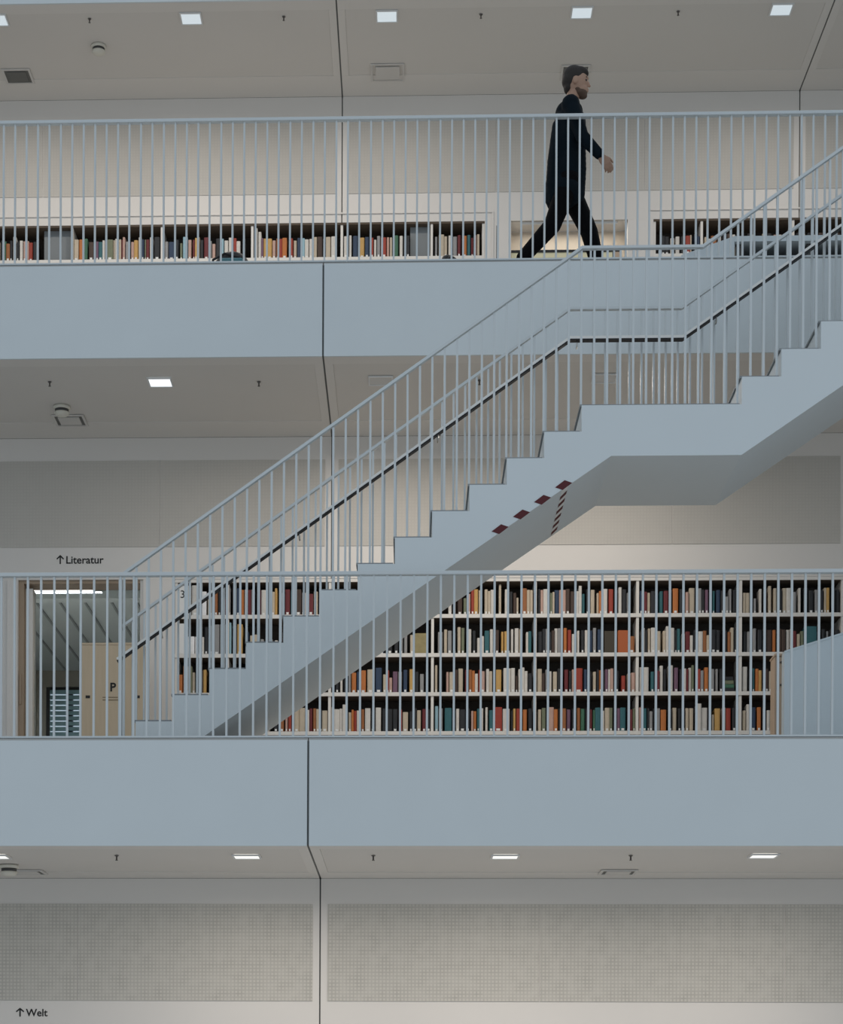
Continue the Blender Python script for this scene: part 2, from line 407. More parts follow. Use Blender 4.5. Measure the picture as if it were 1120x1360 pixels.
# ------------------------------------------------------------------ bookcases
YB1, YB2 = YW[1], YW[2]
SH1 = [UZ(800, v, YB1) for v in (814.5, 866.5, 918.5, 970.5)]      # tops of the shelf boards
PITCH1 = SH1[0]-SH1[1]
case1 = empty('bookcase', (XB0, YB1, F[1]), 'long white built-in bookcase behind the staircase filled with book rows', 'bookcase')
BT = .034; DEP = .30
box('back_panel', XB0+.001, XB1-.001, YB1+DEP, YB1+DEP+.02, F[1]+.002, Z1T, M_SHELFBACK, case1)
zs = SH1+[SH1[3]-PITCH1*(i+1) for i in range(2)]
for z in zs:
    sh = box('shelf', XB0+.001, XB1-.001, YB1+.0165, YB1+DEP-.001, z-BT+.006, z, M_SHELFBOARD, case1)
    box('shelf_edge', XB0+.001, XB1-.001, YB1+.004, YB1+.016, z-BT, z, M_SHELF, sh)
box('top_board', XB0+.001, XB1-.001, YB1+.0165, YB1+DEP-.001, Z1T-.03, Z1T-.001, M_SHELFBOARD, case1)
box('top_edge', XB0+.001, XB1-.001, YB1+.004, YB1+.016, Z1T-.03, Z1T-.001, M_SHELF, case1)
UP1 = [UX(v, 870, YB1) for v in (302, 438, 574.6, 711, 847, 984, 1119.5, 1255)]
allz = [Z1T-.03]+zs+[F[1]+.002]
for xu in [XB0+.0145]+UP1+[XB1-.0145]:
    tops = allz[:]
    for i in range(len(zs)+1):
        zt = (Z1T-.0305) if i == 0 else zs[i-1]-BT-.0005
        zb = (zs[i]+.0005) if i < len(zs) else F[1]+.002
        box('upright', xu-.0125, xu+.0125, YB1+.012, YB1+DEP-.001, zb, zt, M_SHELF, case1)
Z2B = UZ(500, 340.5, YB2)
def upper_case(xa, xb, ups, label):
    c = empty('bookcase', (xa, YB2, F[2]), label, 'bookcase')
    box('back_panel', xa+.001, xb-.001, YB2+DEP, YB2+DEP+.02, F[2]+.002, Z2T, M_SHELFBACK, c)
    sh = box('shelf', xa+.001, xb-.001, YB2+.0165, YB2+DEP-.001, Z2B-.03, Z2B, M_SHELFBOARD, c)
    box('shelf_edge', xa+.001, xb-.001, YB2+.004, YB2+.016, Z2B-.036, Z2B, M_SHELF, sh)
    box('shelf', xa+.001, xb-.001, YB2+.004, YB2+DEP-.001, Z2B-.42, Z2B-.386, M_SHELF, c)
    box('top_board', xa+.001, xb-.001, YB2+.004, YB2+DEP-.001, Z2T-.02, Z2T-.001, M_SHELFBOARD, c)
    for xu in ups: box('upright', xu-.0125, xu+.0125, YB2+.012, YB2+DEP-.001, Z2B+.0005, Z2T-.0205, M_SHELF, c)
    return c
UPL = [UX(v, 320, YB2) for v in (-24, 95.5, 215, 335, 454, 573.5)]; UPR = [UX(v, 320, YB2) for v in (932.5, 1054, 1175)]
case2 = upper_case(XU_L, XU[0], [XU_L+.02]+UPL+[XU[0]-.014], 'low white built-in bookcase in the upper wall beyond the seam')
case3 = upper_case(XU[3], XU_R, [XU[3]+.014]+UPR, 'white built-in bookcase in the upper wall beside the desk niche')
for a, b in ((57, 93), (545, 571)):
    box('grey_insert', UX(a, 320, YB2), UX(b, 320, YB2), YB2+.08, YB2+.10, Z2B+.001, Z2T-.022, M_GREYBOARD, case2)

# ------------------------------------------------------------------ books
PAL = {'w': ((.66, .63, .58), 'white'), 'c': ((.54, .46, .35), 'cream'), 'g': ((.30, .30, .30), 'grey'), 'k': ((.018, .02, .024), 'black'),
       'd': ((.06, .035, .025), 'dark brown'), 'r': ((.33, .045, .025), 'red'), 'm': ((.14, .018, .022), 'maroon'), 'o': ((.50, .165, .04), 'orange'),
       'y': ((.56, .34, .11), 'ochre'), 't': ((.03, .13, .15), 'teal'), 'b': ((.025, .05, .10), 'navy'), 'l': ((.30, .48, .56), 'light blue'),
       'p': ((.17, .09, .14), 'purple'), 'n': ((.17, .19, .12), 'green'), 's': ((.52, .34, .28), 'salmon'), 'B': ((.32, .12, .04), 'russet'),
       'W': ((.92, .92, .92), 'bright white'), 'G': ((.05, .15, .09), 'dark green')}
M_PAPER = mat('book_paper', (.70, .66, .56), .9)
BMAT = {k: mat('cloth_'+v[1].replace(' ', '_'), v[0], .6, noise=.15, nscale=25) for k, v in PAL.items()}
# rows: x:width:colour:height in photograph pixels on the shelf plane
def fill(x0, x1, seed):
    "plain continuation of a row past the edge of the photograph"
    r = random.Random(seed); out = ''; x = x0
    while x < x1:
        w = r.randint(3, 7); out += f" {x}:{w}:{r.choice('kkkwwcgdmrotbsBy')}:{r.randint(24, 34)}"; x += w+r.choice((0, 0, 1, 3))
    return out
R1 = """245:9:w:40 255:8:w:40 267:7:W:32 276:8:c:30 285:4:B:36 290:3:k:34 294:7:m:22 302:4:g:36 309:5:d:36 314:4:b:36 320:4:o:34 325:4:w:34 329:5:m:34 334:4:g:34 342:4:m:34 347:6:w:34
360:5:c:31 365:3:y:36 374:4:w:30 379:6:m:34 386:4:t:33 393:7:d:34 401:3:g:30 405:4:w:30 410:6:m:28 417:5:c:31 424:8:k:33 433:3:w:30 446:6:k:30 456:7:d:32 466:6:k:33 478:7:m:30 490:5:c:30 500:8:k:32 512:5:B:31 522:6:w:30 535:8:d:30 548:5:r:31 558:6:k:31
596:4:w:28 602:4:d:30 608:6:d:30 616:4:n:22 621:4:s:27 626:4:r:32 630:5:y:33 636:4:c:32 644:4:c:33 648:4:c:31 652:5:w:33 663:3:c:40 671:5:w:33 677:4:k:30 682:4:d:28 686:3:c:22 694:6:B:34 700:4:c:32 704:4:c:32
715:3:k:33 718:4:s:32 722:7:w:33 731:3:n:28 734:3:c:29 737:6:b:32 743:4:s:32 747:5:s:32 752:5:d:33 758:5:d:30 766:3:w:30 769:4:w:37 773:4:t:27 779:4:k:33 785:5:c:32 793:3:c:28 796:5:o:30 802:5:w:33 809:6:r:33 817:3:k:30 822:4:w:35 827:5:k:32 833:4:g:28
850:4:b:30 856:4:m:29 860:4:c:28 865:6:k:30 877:4:t:30 882:6:m:30 889:4:k:31 894:7:o:33 903:6:k:32 911:4:s:28 916:7:c:34 928:4:g:33 932:4:k:31 937:4:p:31 943:3:k:30 947:3:t:30 952:5:b:31 958:5:k:30 964:4:g:22 969:3:g:32 974:5:k:31
987:4:c:27 991:5:c:27 998:3:k:30 1002:3:g:20 1009:3:w:32 1016:3:d:31 1021:4:c:36 1028:4:c:33 1034:5:k:31 1040:5:c:33 1045:6:w:33 1054:4:g:28 1061:3:w:33 1068:6:k:33 1075:6:k:30 1083:4:g:31 1090:4:k:30 1095:3:c:33 1098:4:y:33 1105:5:k:31 1111:5:k:31"""
R2 = """244:5:W:23 249:9:W:24 259:3:W:24 266:5:w:23 272:4:k:36 278:5:g:38 284:7:g:40 292:8:g:40 303:4:l:42 311:3:d:38 315:7:y:40 326:4:b:30 332:4:c:25 337:5:c:26 346:4:g:20 353:4:w:17 358:4:g:20 365:4:w:18 372:6:k:30 384:5:d:30 395:6:k:30
446:6:k:30 456:5:w:30 468:7:d:30 480:6:k:30 492:7:k:30 505:5:b:31 515:6:k:30 524:5:k:22 531:4:g:26 537:4:g:26 545:5:c:25
582:6:g:29 590:4:c:32 595:5:g:30 602:4:k:28 608:4:c:35 613:4:n:34 620:6:w:32 628:4:k:30 634:4:w:21 638:5:w:23 644:6:t:30 651:4:w:32 658:5:d:31 666:3:y:29 670:4:y:29 675:3:k:30 679:3:w:32 684:5:w:33 690:3:c:32 699:3:w:28 702:4:t:29
715:6:k:29 721:4:k:32 725:4:g:32 730:3:k:28 733:4:d:30 737:4:w:33 741:4:g:33 749:4:o:33 754:5:r:31 760:4:w:25 767:3:w:30 772:4:k:30 777:4:w:30 783:4:b:30 788:4:g:33 794:5:b:31 836:7:B:22
853:4:w:33 857:3:k:30 861:3:c:32 865:6:w:33 873:5:c:29 881:4:c:29 885:4:w:35 889:7:w:33 897:3:k:30 900:4:t:32 906:4:w:25 911:6:m:28 917:4:w:23 922:4:k:30 928:6:w:28 934:5:B:29 939:4:c:23 945:6:k:30 951:6:k:30 961:5:k:29 967:4:B:27 971:4:c:33 976:3:k:30
988:4:k:28 993:4:g:28 1001:4:g:32 1007:6:k:30 1014:4:k:31 1018:8:d:30 1027:4:o:30 1034:5:d:31 1039:5:d:30 1045:4:w:30 1050:3:w:31 1054:4:m:28 1059:4:c:24 1064:4:n:28 1069:16:t:34 1086:4:b:28 1092:4:k:30 1098:3:g:28 1103:6:k:30 1110:6:k:30"""
R3 = """234:3:r:24 237:5:o:25 243:4:B:36 247:4:c:36 251:4:n:36 255:4:c:28 260:4:k:30 267:3:d:30 270:4:y:31 278:5:k:30 288:7:d:30 310:6:k:30 330:6:c:30
446:4:k:30 452:3:w:26 457:5:k:28 463:3:g:26 467:6:o:27 474:4:b:28 479:7:o:30 488:8:c:31 499:8:b:33 509:4:c:24 514:3:r:30 517:4:s:20 522:6:p:28 529:5:g:28 536:5:b:30 544:5:y:31 551:5:k:28 558:5:g:25 565:5:k:28
578:3:c:36 583:5:k:30 593:3:s:27 597:6:c:27 605:3:d:30 609:6:c:32 618:4:m:30 623:4:B:30 627:4:o:29 631:4:w:25 636:3:r:30 639:5:s:28 646:4:w:31 650:4:c:28 656:3:k:30 659:7:y:30 669:6:w:32 675:4:w:32 679:5:w:32 685:3:d:22 689:4:w:31 693:4:w:33 697:4:w:28 702:5:k:25
714:6:c:31 720:4:d:25 725:3:g:30 730:3:w:28 735:5:c:27 741:6:k:31 750:5:m:30 756:3:k:28 760:4:s:30 764:10:r:32 776:4:b:30 782:4:k:27 788:4:c:27 793:3:k:30 796:4:o:29 801:3:k:28 804:4:p:30 808:3:w:30 811:4:s:31 818:4:k:28 826:5:r:22 834:4:c:25 839:5:s:26
850:6:w:33 856:6:w:33 865:4:t:27 870:3:k:28 873:4:m:28 877:4:w:35 882:3:k:30 888:6:w:35 896:5:p:32 903:4:k:30 909:3:w:31 912:3:m:30 915:4:w:32 919:3:n:35 924:3:k:30 927:4:r:30 931:4:g:28 936:5:o:32 944:5:g:30 951:3:g:30 956:4:k:30
987:6:w:33 995:4:k:29 1000:3:t:31 1004:4:o:30 1008:4:y:28 1013:3:k:30 1017:4:d:30 1022:4:c:27"""
R4 = """300:6:k:30 320:6:d:30 352:6:c:30 364:5:k:30 372:5:B:29 379:3:s:30 383:4:r:28 388:3:s:29 391:6:c:30 397:8:c:32 408:3:w:29 411:4:m:31 416:4:B:31 420:4:c:30 425:3:k:29 428:7:c:28 436:2:k:30 440:4:w:33 444:7:w:30 451:4:w:31 455:5:w:36 463:4:c:26 467:3:o:29 470:4:r:28 474:5:w:28 480:4:B:30 485:7:w:31 493:5:k:29 499:7:w:32 508:6:k:31 514:7:k:30 522:6:k:30 530:4:r:29 535:7:c:26 544:4:k:27 549:5:k:31 554:5:c:28 561:5:m:30 567:5:k:29
578:4:l:34 583:5:g:31 591:9:t:31 601:4:k:28 606:4:w:30 611:7:k:29 619:5:k:30 626:3:s:27 629:4:o:27 634:3:t:30 637:5:w:31 645:3:w:32 650:5:t:28 657:10:r:32 668:9:w:30 679:3:k:28 682:3:y:30 686:5:r:30 695:5:o:29 702:5:k:30
715:4:c:29 720:5:n:31 726:3:k:29 729:7:s:32 736:5:o:29 742:3:k:30 747:5:B:30 753:5:p:29 760:4:k:30 767:4:B:31 772:5:G:30 778:4:k:30 783:4:m:29 788:3:G:28 791:7:t:31 799:4:w:27 804:6:c:31 810:4:n:31 816:3:k:30 820:4:p:30 824:7:t:31 833:3:k:30 837:4:m:29 841:3:n:30
849:3:s:31 854:5:t:30 860:3:k:30 863:4:g:26 868:4:k:30 873:4:g:30 878:7:o:28 888:5:k:29 894:5:c:31 901:4:k:30 907:3:k:30 911:4:c:30 916:5:c:30 926:6:w:36 932:8:w:31 942:3:k:30 946:3:c:22 950:7:y:30 960:4:w:31 965:6:r:30 973:5:k:30
987:4:c:27 992:4:w:35 998:6:b:31 1006:5:o:31 1013:4:k:30 1019:4:w:27 1023:4:c:27"""
RU = """-20:5:r:26 -12:6:k:27 -4:4:c:25 1:3:k:27 5:3:G:27 8:5:B:23 13:3:k:27 17:4:w:33 22:3:k:25 26:4:w:27 31:3:s:26 35:3:s:27 38:5:r:25 44:6:k:25
98:6:c:28 105:5:o:28 111:5:G:29 118:6:d:24 127:4:p:25 131:5:t:24 136:3:w:26 142:8:n:27 150:3:c:27 153:4:w:28 158:3:c:27 161:2:m:27 163:3:s:30 167:5:g:24 174:4:s:24 178:5:y:26 184:4:w:30 188:3:b:27 192:2:n:27 194:4:m:27 199:4:w:30 205:7:k:30
219:4:g:24 224:7:b:24 233:4:k:26 239:3:n:22 243:6:l:30 250:4:s:26 256:3:m:26 259:3:y:28 262:3:c:29 266:4:k:25 271:6:m:29 277:4:g:24 282:4:s:20 287:5:k:27 294:3:l:27 298:5:w:25 304:5:w:28 310:4:r:28 314:5:w:24 322:4:k:27
338:4:w:40 343:4:w:36 347:3:p:27 350:5:y:27 355:6:y:27 362:4:s:24 367:3:B:27 371:4:r:26 375:6:o:27 383:3:k:24 386:3:r:26 390:4:c:24 395:4:b:27 400:5:l:27 405:5:w:25 411:4:w:25 417:4:c:28 422:6:d:28 429:3:g:26 433:6:c:28 440:6:w:28
457:5:w:28 464:3:w:29 469:6:b:29 478:6:y:27 485:5:b:27 493:3:r:26 497:3:w:23 501:4:g:28 506:2:s:26 508:5:r:26 514:3:s:26 518:3:c:26 523:6:G:29 531:4:w:28 537:3:g:27 540:4:k:28
578:3:g:27 583:7:c:29 590:4:c:27 596:4:w:28 602:5:g:26 608:4:m:28 614:6:o:28 621:4:t:29 626:3:m:25 630:3:s:28 634:3:c:29"""
RV = """879:5:k:25 884:5:k:24 891:5:w:22 898:5:w:24 905:4:k:24 911:6:r:24 917:2:c:25 923:4:b:27 927:3:b:24 936:4:c:22 941:3:w:20 945:7:B:24 954:4:w:27 960:4:k:24 966:5:d:26 973:4:w:25 979:4:k:25 986:5:c:23 993:4:k:26 1000:3:w:25 1006:5:d:24 1013:4:c:26 1020:5:k:26 1028:4:s:24 1035:4:w:25 1041:6:k:26
1058:5:k:26 1066:4:c:25 1073:5:k:26 1081:4:w:24 1088:6:d:26 1096:5:k:25 1104:4:c:26 1111:5:d:26"""
BAYS1 = [(-9e9, 302, 'end bay beside the doorway'), (302, 438, 'bay over lowest stair steps'), (438, 574.6, 'bay beneath stair soffit'),
         (574.6, 711, 'fourth bay from tan cabinet'), (711, 847, 'third bay from tan cabinet'), (847, 984, 'second bay from tan cabinet'), (984, 9e9, 'bay beside the tan cabinet')]
BAYS2 = [(-9e9, 95.5, 'upper bookcase bay with wide grey insert'), (95.5, 215, 'upper bookcase bay past grey insert'), (215, 335, 'upper bookcase bay over black bag'),
         (335, 454, 'upper bookcase bay with orange row'), (454, 573.5, 'upper bookcase bay with narrow grey insert'), (573.5, 700, 'upper bookcase bay beside counter niche')]
BAYS3 = [(800, 932.5, 'upper bookcase bay behind desk end'), (932.5, 1054, 'upper bookcase bay over reading desk'), (1054, 9e9, 'upper bookcase bay over desk far part')]
books = []
def parse(s, row, plane, board_py, zb, opening, bays, pxm, uprights):
    rec = []
    for t in s.split():
        a = t.split(':'); rec.append([float(a[0]), float(a[1]), a[2], float(a[3])])
    rec.sort(key=lambda r: r[0])
    for i, (x, w, c, h) in enumerate(rec):
        if i+1 < len(rec): w = min(w, rec[i+1][0]-x-.15)
        if w < 1.5: continue
        bay = next(b for b in bays if b[0] <= x+w/2 < b[1])[2]
        xa, xb = UX(x, board_py, plane), UX(x+w, board_py, plane)
        for u in uprights:
            if xa < u+.0135 and xb > u-.0135:
                if (xa+xb)/2 < u: xb = u-.0135
                else: xa = u+.0135
        if xb-xa < .008: continue
        books.append(dict(px=x, x0=xa, x1=xb, z=zb, h=min(h/pxm, opening-.004), c=c, row=row, bay=bay, y=plane, area=w*h, wpx=w, hpx=h))
opn1 = PITCH1-BT
R1 += fill(1124, 1340, 1); R2 += fill(1124, 1340, 2); R3 += fill(1060, 1340, 3); R4 += fill(1060, 1340, 4); RU += fill(-230, -28, 5); RV += fill(1120, 1290, 6)
for s, i, nm in ((R1, 0, 'top shelf'), (R2, 1, 'second shelf'), (R3, 2, 'third shelf'), (R4, 3, 'fourth shelf')):
    parse(s, nm, YB1+.02, (800, 852, 904, 956)[i], SH1[i]+.0006, opn1 if i else Z1T-.03-SH1[0], BAYS1, 144.6, UP1+[XB0+.0145])
parse(RU, '', YB2+.02, 325, Z2B+.0006, Z2T-.02-Z2B, BAYS2, 128.0, UPL+[XU[0]-.014])
parse(RV, '', YB2+.02, 320, Z2B+.0006, Z2T-.02-Z2B, BAYS3, 128.0, UPR+[XU[3]+.014])
hidden = [b for b in books if 0]
def book_bm(bm, b, mi_cover, mi_paper, mi_label):
    "hardback: rounded spine to the front, boards, paper block set back at top and fore-edge, shelf-mark sticker low on the spine"
    w, h = b['x1']-b['x0'], b['h']; yf = b['y']+b['set']; d = b['dep']; x0, x1, z0 = b['x0'], b['x1'], b['z']
    prof = [(x0, yf+d), (x0, yf+.006), (x0+w*.22, yf+.001), (x1-w*.22, yf+.001), (x1, yf+.006), (x1, yf+d)]
    lo = [bm.verts.new((x, y, z0)) for x, y in prof]; hi = [bm.verts.new((x, y, z0+h)) for x, y in prof]
    fs = []
    for i in range(5): fs.append(bm.faces.new((lo[i], lo[i+1], hi[i+1], hi[i])))
    t = min(.0025, w*.15); zi = z0+h-.005
    inn = [(x0+t, yf+d), (x0+t, yf+.010), (x1-t, yf+.010), (x1-t, yf+d)]
    ih = [bm.verts.new((x, y, z0+h)) for x, y in inn]; il = [bm.verts.new((x, y, zi)) for x, y in inn]
    fs.append(bm.faces.new((hi[0], hi[1], ih[1], ih[0]))); fs.append(bm.faces.new((hi[1], hi[2], hi[3], hi[4], ih[2], ih[1]))); fs.append(bm.faces.new((hi[4], hi[5], ih[3], ih[2])))
    for i in range(3): fs.append(bm.faces.new((ih[i], ih[i+1], il[i+1], il[i])))
    for f in fs: f.material_index = mi_cover
    p = bm.faces.new(il); p.material_index = mi_paper
    bt = bm.faces.new(lo[::-1]); bt.material_index = mi_cover
    q = bm.faces.new((lo[5], lo[0], hi[0], ih[0], il[0], il[3], ih[3], hi[5])); q.material_index = mi_paper
    if b['lab']:
        a = [bm.verts.new((x, yf+.0004, z)) for x, z in ((x0+w*.24, z0+.006), (x1-w*.24, z0+.006), (x1-w*.24, z0+.026), (x0+w*.24, z0+.026))]
        g = bm.faces.new(a); g.material_index = mi_label
for b in books:
    b['set'] = random.choice((0, .004, .01, .018)); b['dep'] = random.uniform(.14, .19); b['lab'] = random.random() < .62
    b['n'] = PAL[b['c']][1]
def soffit_z(x):
    if x < XA: return edge_z(x)
    return ZS if x < XB else ZS+(x-XB)*sl2
def stair_hides(x, y, z):
    t = YS/y; a = EYE+(Vector((x, y, z))-EYE)*t; t = YE/y; b = EYE+(Vector((x, y, z))-EYE)*t
    return a.z < step_z(a.x) and b.z > soffit_z(b.x) and a.x > XR1
for b in books:
    pts = [(x, b['y'], z) for x in (b['x0'], b['x1']) for z in (b['z']+.01, b['z']+b['h']*.5, b['z']+b['h'])]
    if all(stair_hides(*p) for p in pts) or b['px'] > 1121 or b['px'] < -5: b['area'] = 0
    if b['row'] in ('third shelf', 'fourth shelf') and b['px'] > 1045: b['area'] = 0
for i, b in enumerate(books):
    L = books[i-1]['n'] if i and books[i-1]['bay'] == b['bay'] and books[i-1]['row'] == b['row'] else None
    R = books[i+1]['n'] if i+1 < len(books) and books[i+1]['bay'] == b['bay'] and books[i+1]['row'] == b['row'] else None
    b['nb'] = f"between {L} and {R}" if L and R else f"beside {L or R}"
books.sort(key=lambda b: -b['area'])
# those in view: the largest 300 are single things, the others one mass of spines
single, rest = books[:300], books[300:]
def place_of(b): return f"{b['row']}, {b['bay']}" if b['row'] else b['bay']
for b in single:
    size = ('slim ' if b['wpx'] < 3.6 else 'thick ' if b['wpx'] > 6.4 else '') + ('short ' if b['hpx'] < 25 else 'tall ' if b['hpx'] > 33 else '')
    b['lb'] = f"{size}{b['n']} book, {place_of(b)}"; b['size'] = size
from collections import Counter
cnt = Counter(b['lb'] for b in single)
for b in single:
    if cnt[b['lb']] > 1:
        l2 = f"{b['size']}{b['n']} book {b['nb']}, {place_of(b)}"
        if len(l2.split()) > 16: l2 = f"{b['n']} book {b['nb']}, {place_of(b)}"
        b['lb'] = l2
for b in single:
    label = b['lb']
    bm = bmesh.new(); book_bm(bm, b, 0, 1, 2); c = Vector((b['x0'], b['y'], b['z']))
    o = finish(bm, 'book', [BMAT[b['c']], M_PAPER, M_TAPE], None, origin=c); o.location = c
    tag(o, label, 'book', 'books, ' + place_of(b))
keys = list(PAL); bm = bmesh.new()
for b in rest: book_bm(bm, b, keys.index(b['c']), len(keys), len(keys)+1)
o = finish(bm, 'small_books', [BMAT[k] for k in keys]+[M_PAPER, M_TAPE], None)
tag(o, 'slim small book spines in mixed colours between the larger books', 'books', None, 'stuff')
# things on the shelves that are not upright books
def thing_box(name, px0, px1, py0, py1, plane, dep, material, label, cat, base=None, bevel=.003):
    xa, xb = UX(px0, (py0+py1)/2, plane), UX(px1, (py0+py1)/2, plane); zt = UZ((px0+px1)/2, py0, plane); zb = base if base is not None else UZ((px0+px1)/2, py1, plane)
    o = box(name, xa, xb, plane, plane+dep, zb, zt, material, None, bevel); return tag(o, label, cat)
S2, S3 = SH1[1]+.0006, SH1[2]+.0006
M_OLIVE = mat('olive_box', (.30, .25, .12), .7, noise=.3, nscale=18)
M_UMBER = mat('umber_box', (.065, .055, .04), .8)
M_ORANGE = mat('orange_box', (.44, .11, .03), .6)
thing_box('picture_book', 551, 569, 841, 866, YB1+.03, .12, M_OLIVE, 'wide olive picture book standing on the second shelf under the stair soffit', 'book', S2)
thing_box('storage_box', 803, 817, 838, 866, YB1+.03, .16, M_UMBER, 'dark umber box on the second shelf beside the orange box', 'box', S2)
thing_box('storage_box', 821, 834.5, 837, 866, YB1+.03, .16, M_ORANGE, 'wide orange box standing on the second shelf', 'box', S2)
for i in range(4):
    z = S3+i*.036
    o = box('lying_book', UX(962+i*.7, 900, YB1+.03), UX(976-i*.5, 900, YB1+.03), YB1+.03+.004*i, YB1+.2, z, z+.034, [BMAT['k'], BMAT['G'], BMAT['n'], BMAT['k']][i], None, .003)
    tag(o, ['black book lying at the bottom of the flat stack on the third shelf', 'dark green book lying second in the flat stack on the third shelf', 'green book lying third in the flat stack on the third shelf', 'black book lying on top of the flat stack on the third shelf'][i], 'book', 'flat book stack on the third shelf')
# numbered end boards
for py0, py1, i in ((778, 818, 0), (828, 870, 1)):
    z0 = SH1[i]+.0006; sg = empty('shelf_sign', (UX(238, 800, YB1), YB1-.004, z0), 'white card with a black 3 at the end of the bookcase' if i == 0 else 'white card below the numbered card at the bookcase end', 'sign')
    xa, xb = UX(233.5, 800, YB1), UX(243, 800, YB1)
    box('card', xa+.03, xb+.02, YB1+.004, YB1+.010, z0, UZ(238, py0, YB1), M_TAPE, sg)
    if i == 0: text('numeral', '3', UX(236, 800, YB1)+.02, UZ(238, 794, YB1), YB1+.0035, .10, M_INK, sg)

# ------------------------------------------------------------------ doorway and the room behind it
door = struct('door_1'); yD = YW[1]
zD = Z1T-.03
xo0, xo1 = XD0, XD1
box('architrave', xo0-.10, xo0-.004, yD-.015, yD-.001, F[1]+.002, Z1T-.002, M_EDGE, door)
box('jamb', xo0+.001, xo0+.05, yD+.02, yD+.26, F[1]+.002, Z1T-.001, M_FRAME, door)
box('jamb', xo0+.055, xo0+.12, yD+.08, yD+.24, F[1]+.002, Z1T-.06, M_SHELF, door)
box('jamb', xo1-.03, xo1-.001, yD+.02, yD+.26, F[1]+.002, Z1T-.001, M_SHELF, door)
box('head', xo0+.051, xo1-.031, yD+.02, yD+.26, Z1T-.03, Z1T-.001, M_FRAME, door)
box('glass_leaf', xo0+.125, xo1-.035, yD+.15, yD+.156, F[1]+.01, Z1T-.06, M_GLASS, door)
box('hinge', xo0+.012, xo0+.03, yD+.008, yD+.019, UZ(27, 935, yD), UZ(27, 895, yD), M_FRAME, door)
XRL, XRR, YR0, YR1 = -5.32, -1.6, yD+.3, 28.7
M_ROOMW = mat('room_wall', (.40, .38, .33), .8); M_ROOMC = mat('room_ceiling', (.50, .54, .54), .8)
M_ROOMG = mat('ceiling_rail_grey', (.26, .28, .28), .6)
rw = struct('wall_room')
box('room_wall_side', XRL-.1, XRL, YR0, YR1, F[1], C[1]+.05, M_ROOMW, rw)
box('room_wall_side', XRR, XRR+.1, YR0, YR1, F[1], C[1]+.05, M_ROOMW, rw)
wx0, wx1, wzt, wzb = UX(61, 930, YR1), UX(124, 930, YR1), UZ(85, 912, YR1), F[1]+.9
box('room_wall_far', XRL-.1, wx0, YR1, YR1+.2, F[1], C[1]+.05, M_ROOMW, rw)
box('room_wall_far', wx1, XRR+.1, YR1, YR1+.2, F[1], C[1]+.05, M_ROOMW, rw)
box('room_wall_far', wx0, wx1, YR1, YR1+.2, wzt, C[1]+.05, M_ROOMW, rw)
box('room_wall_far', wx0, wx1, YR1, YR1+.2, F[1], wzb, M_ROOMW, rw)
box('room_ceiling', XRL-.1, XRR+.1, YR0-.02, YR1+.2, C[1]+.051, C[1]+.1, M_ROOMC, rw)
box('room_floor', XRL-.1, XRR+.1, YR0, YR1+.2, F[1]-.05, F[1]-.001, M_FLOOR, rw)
for xr in (-4.9, -4.6, -4.31, -4.0, -3.67, -3.36, -3.05):
    box('ceiling_joint', xr-.013, xr+.013, YR0+.1, YR1-.05, C[1]+.035, C[1]+.0505, M_ROOMG, rw)
for yr in (23.6, 24.25): box('ceiling_beam', XRL+.01, XRR-.01, yr-.10, yr+.10, C[1]-.06, C[1]+.034, M_ROOMC, rw)
wn = struct('window_1')
fw = .05
for a in ((wx0, wx0+fw, wzb, wzt), (wx1-fw, wx1, wzb, wzt), ((wx0+wx1)/2-.04, (wx0+wx1)/2+.04, wzb+fw, wzt-fw)):
    box('window_frame', a[0]+.001, a[1]-.001, YR1+.04, YR1+.1, a[2]+.001, a[3]-.001, M_DARKMETAL, wn)
box('window_frame', wx0+fw, wx1-fw, YR1+.04, YR1+.1, wzt-fw, wzt-.001, M_DARKMETAL, wn)
box('window_pane', wx0+fw, wx1-fw, YR1+.06, YR1+.066, wzb+.001, wzt-fw-.001, M_GLASS, wn)
M_BLIND = mat('blind_slat', (.26, .42, .47), .5)
z = wzt-.08
while z > wzb+.1:
    box('blind_slat', wx0+.06, wx1-.06, YR1-.03, YR1+.02, z-.026, z+.026, M_BLIND, wn); z -= .075
# linear lamp in that room
pl = UC(34, 785, C[1]-.15); pr_ = UC(124, 785, C[1]-.15)
M_TUBE = mat('linear_lamp_glow', (1, 1, .95), .4, emit=(1, .96, .88), estr=3.0)
ll = empty('linear_lamp', ((pl.x+pr_.x)/2, pl.y, C[1]-.15), 'long white linear lamp hanging under the ceiling of the room behind the doorway', 'lamp')
box('housing', pl.x, pr_.x, pl.y-.04, pl.y+.04, C[1]-.13, C[1]-.08, M_LAMPF, ll)
box('diffuser', pl.x+.01, pr_.x-.01, pl.y-.035, pl.y+.035, C[1]-.16, C[1]-.1305, M_TUBE, ll)
for xx in (pl.x+.12, pr_.x-.12): tube('hanger', [(xx, pl.y, C[1]-.081), (xx, pl.y, C[1]+.05)], .004, M_DARKMETAL, ll, seg=6)
area_light('lamp_light', (ll.location.x, pl.y, C[1]-.17), 1.0, .06, 130, (.95, .97, 1.0), ll)

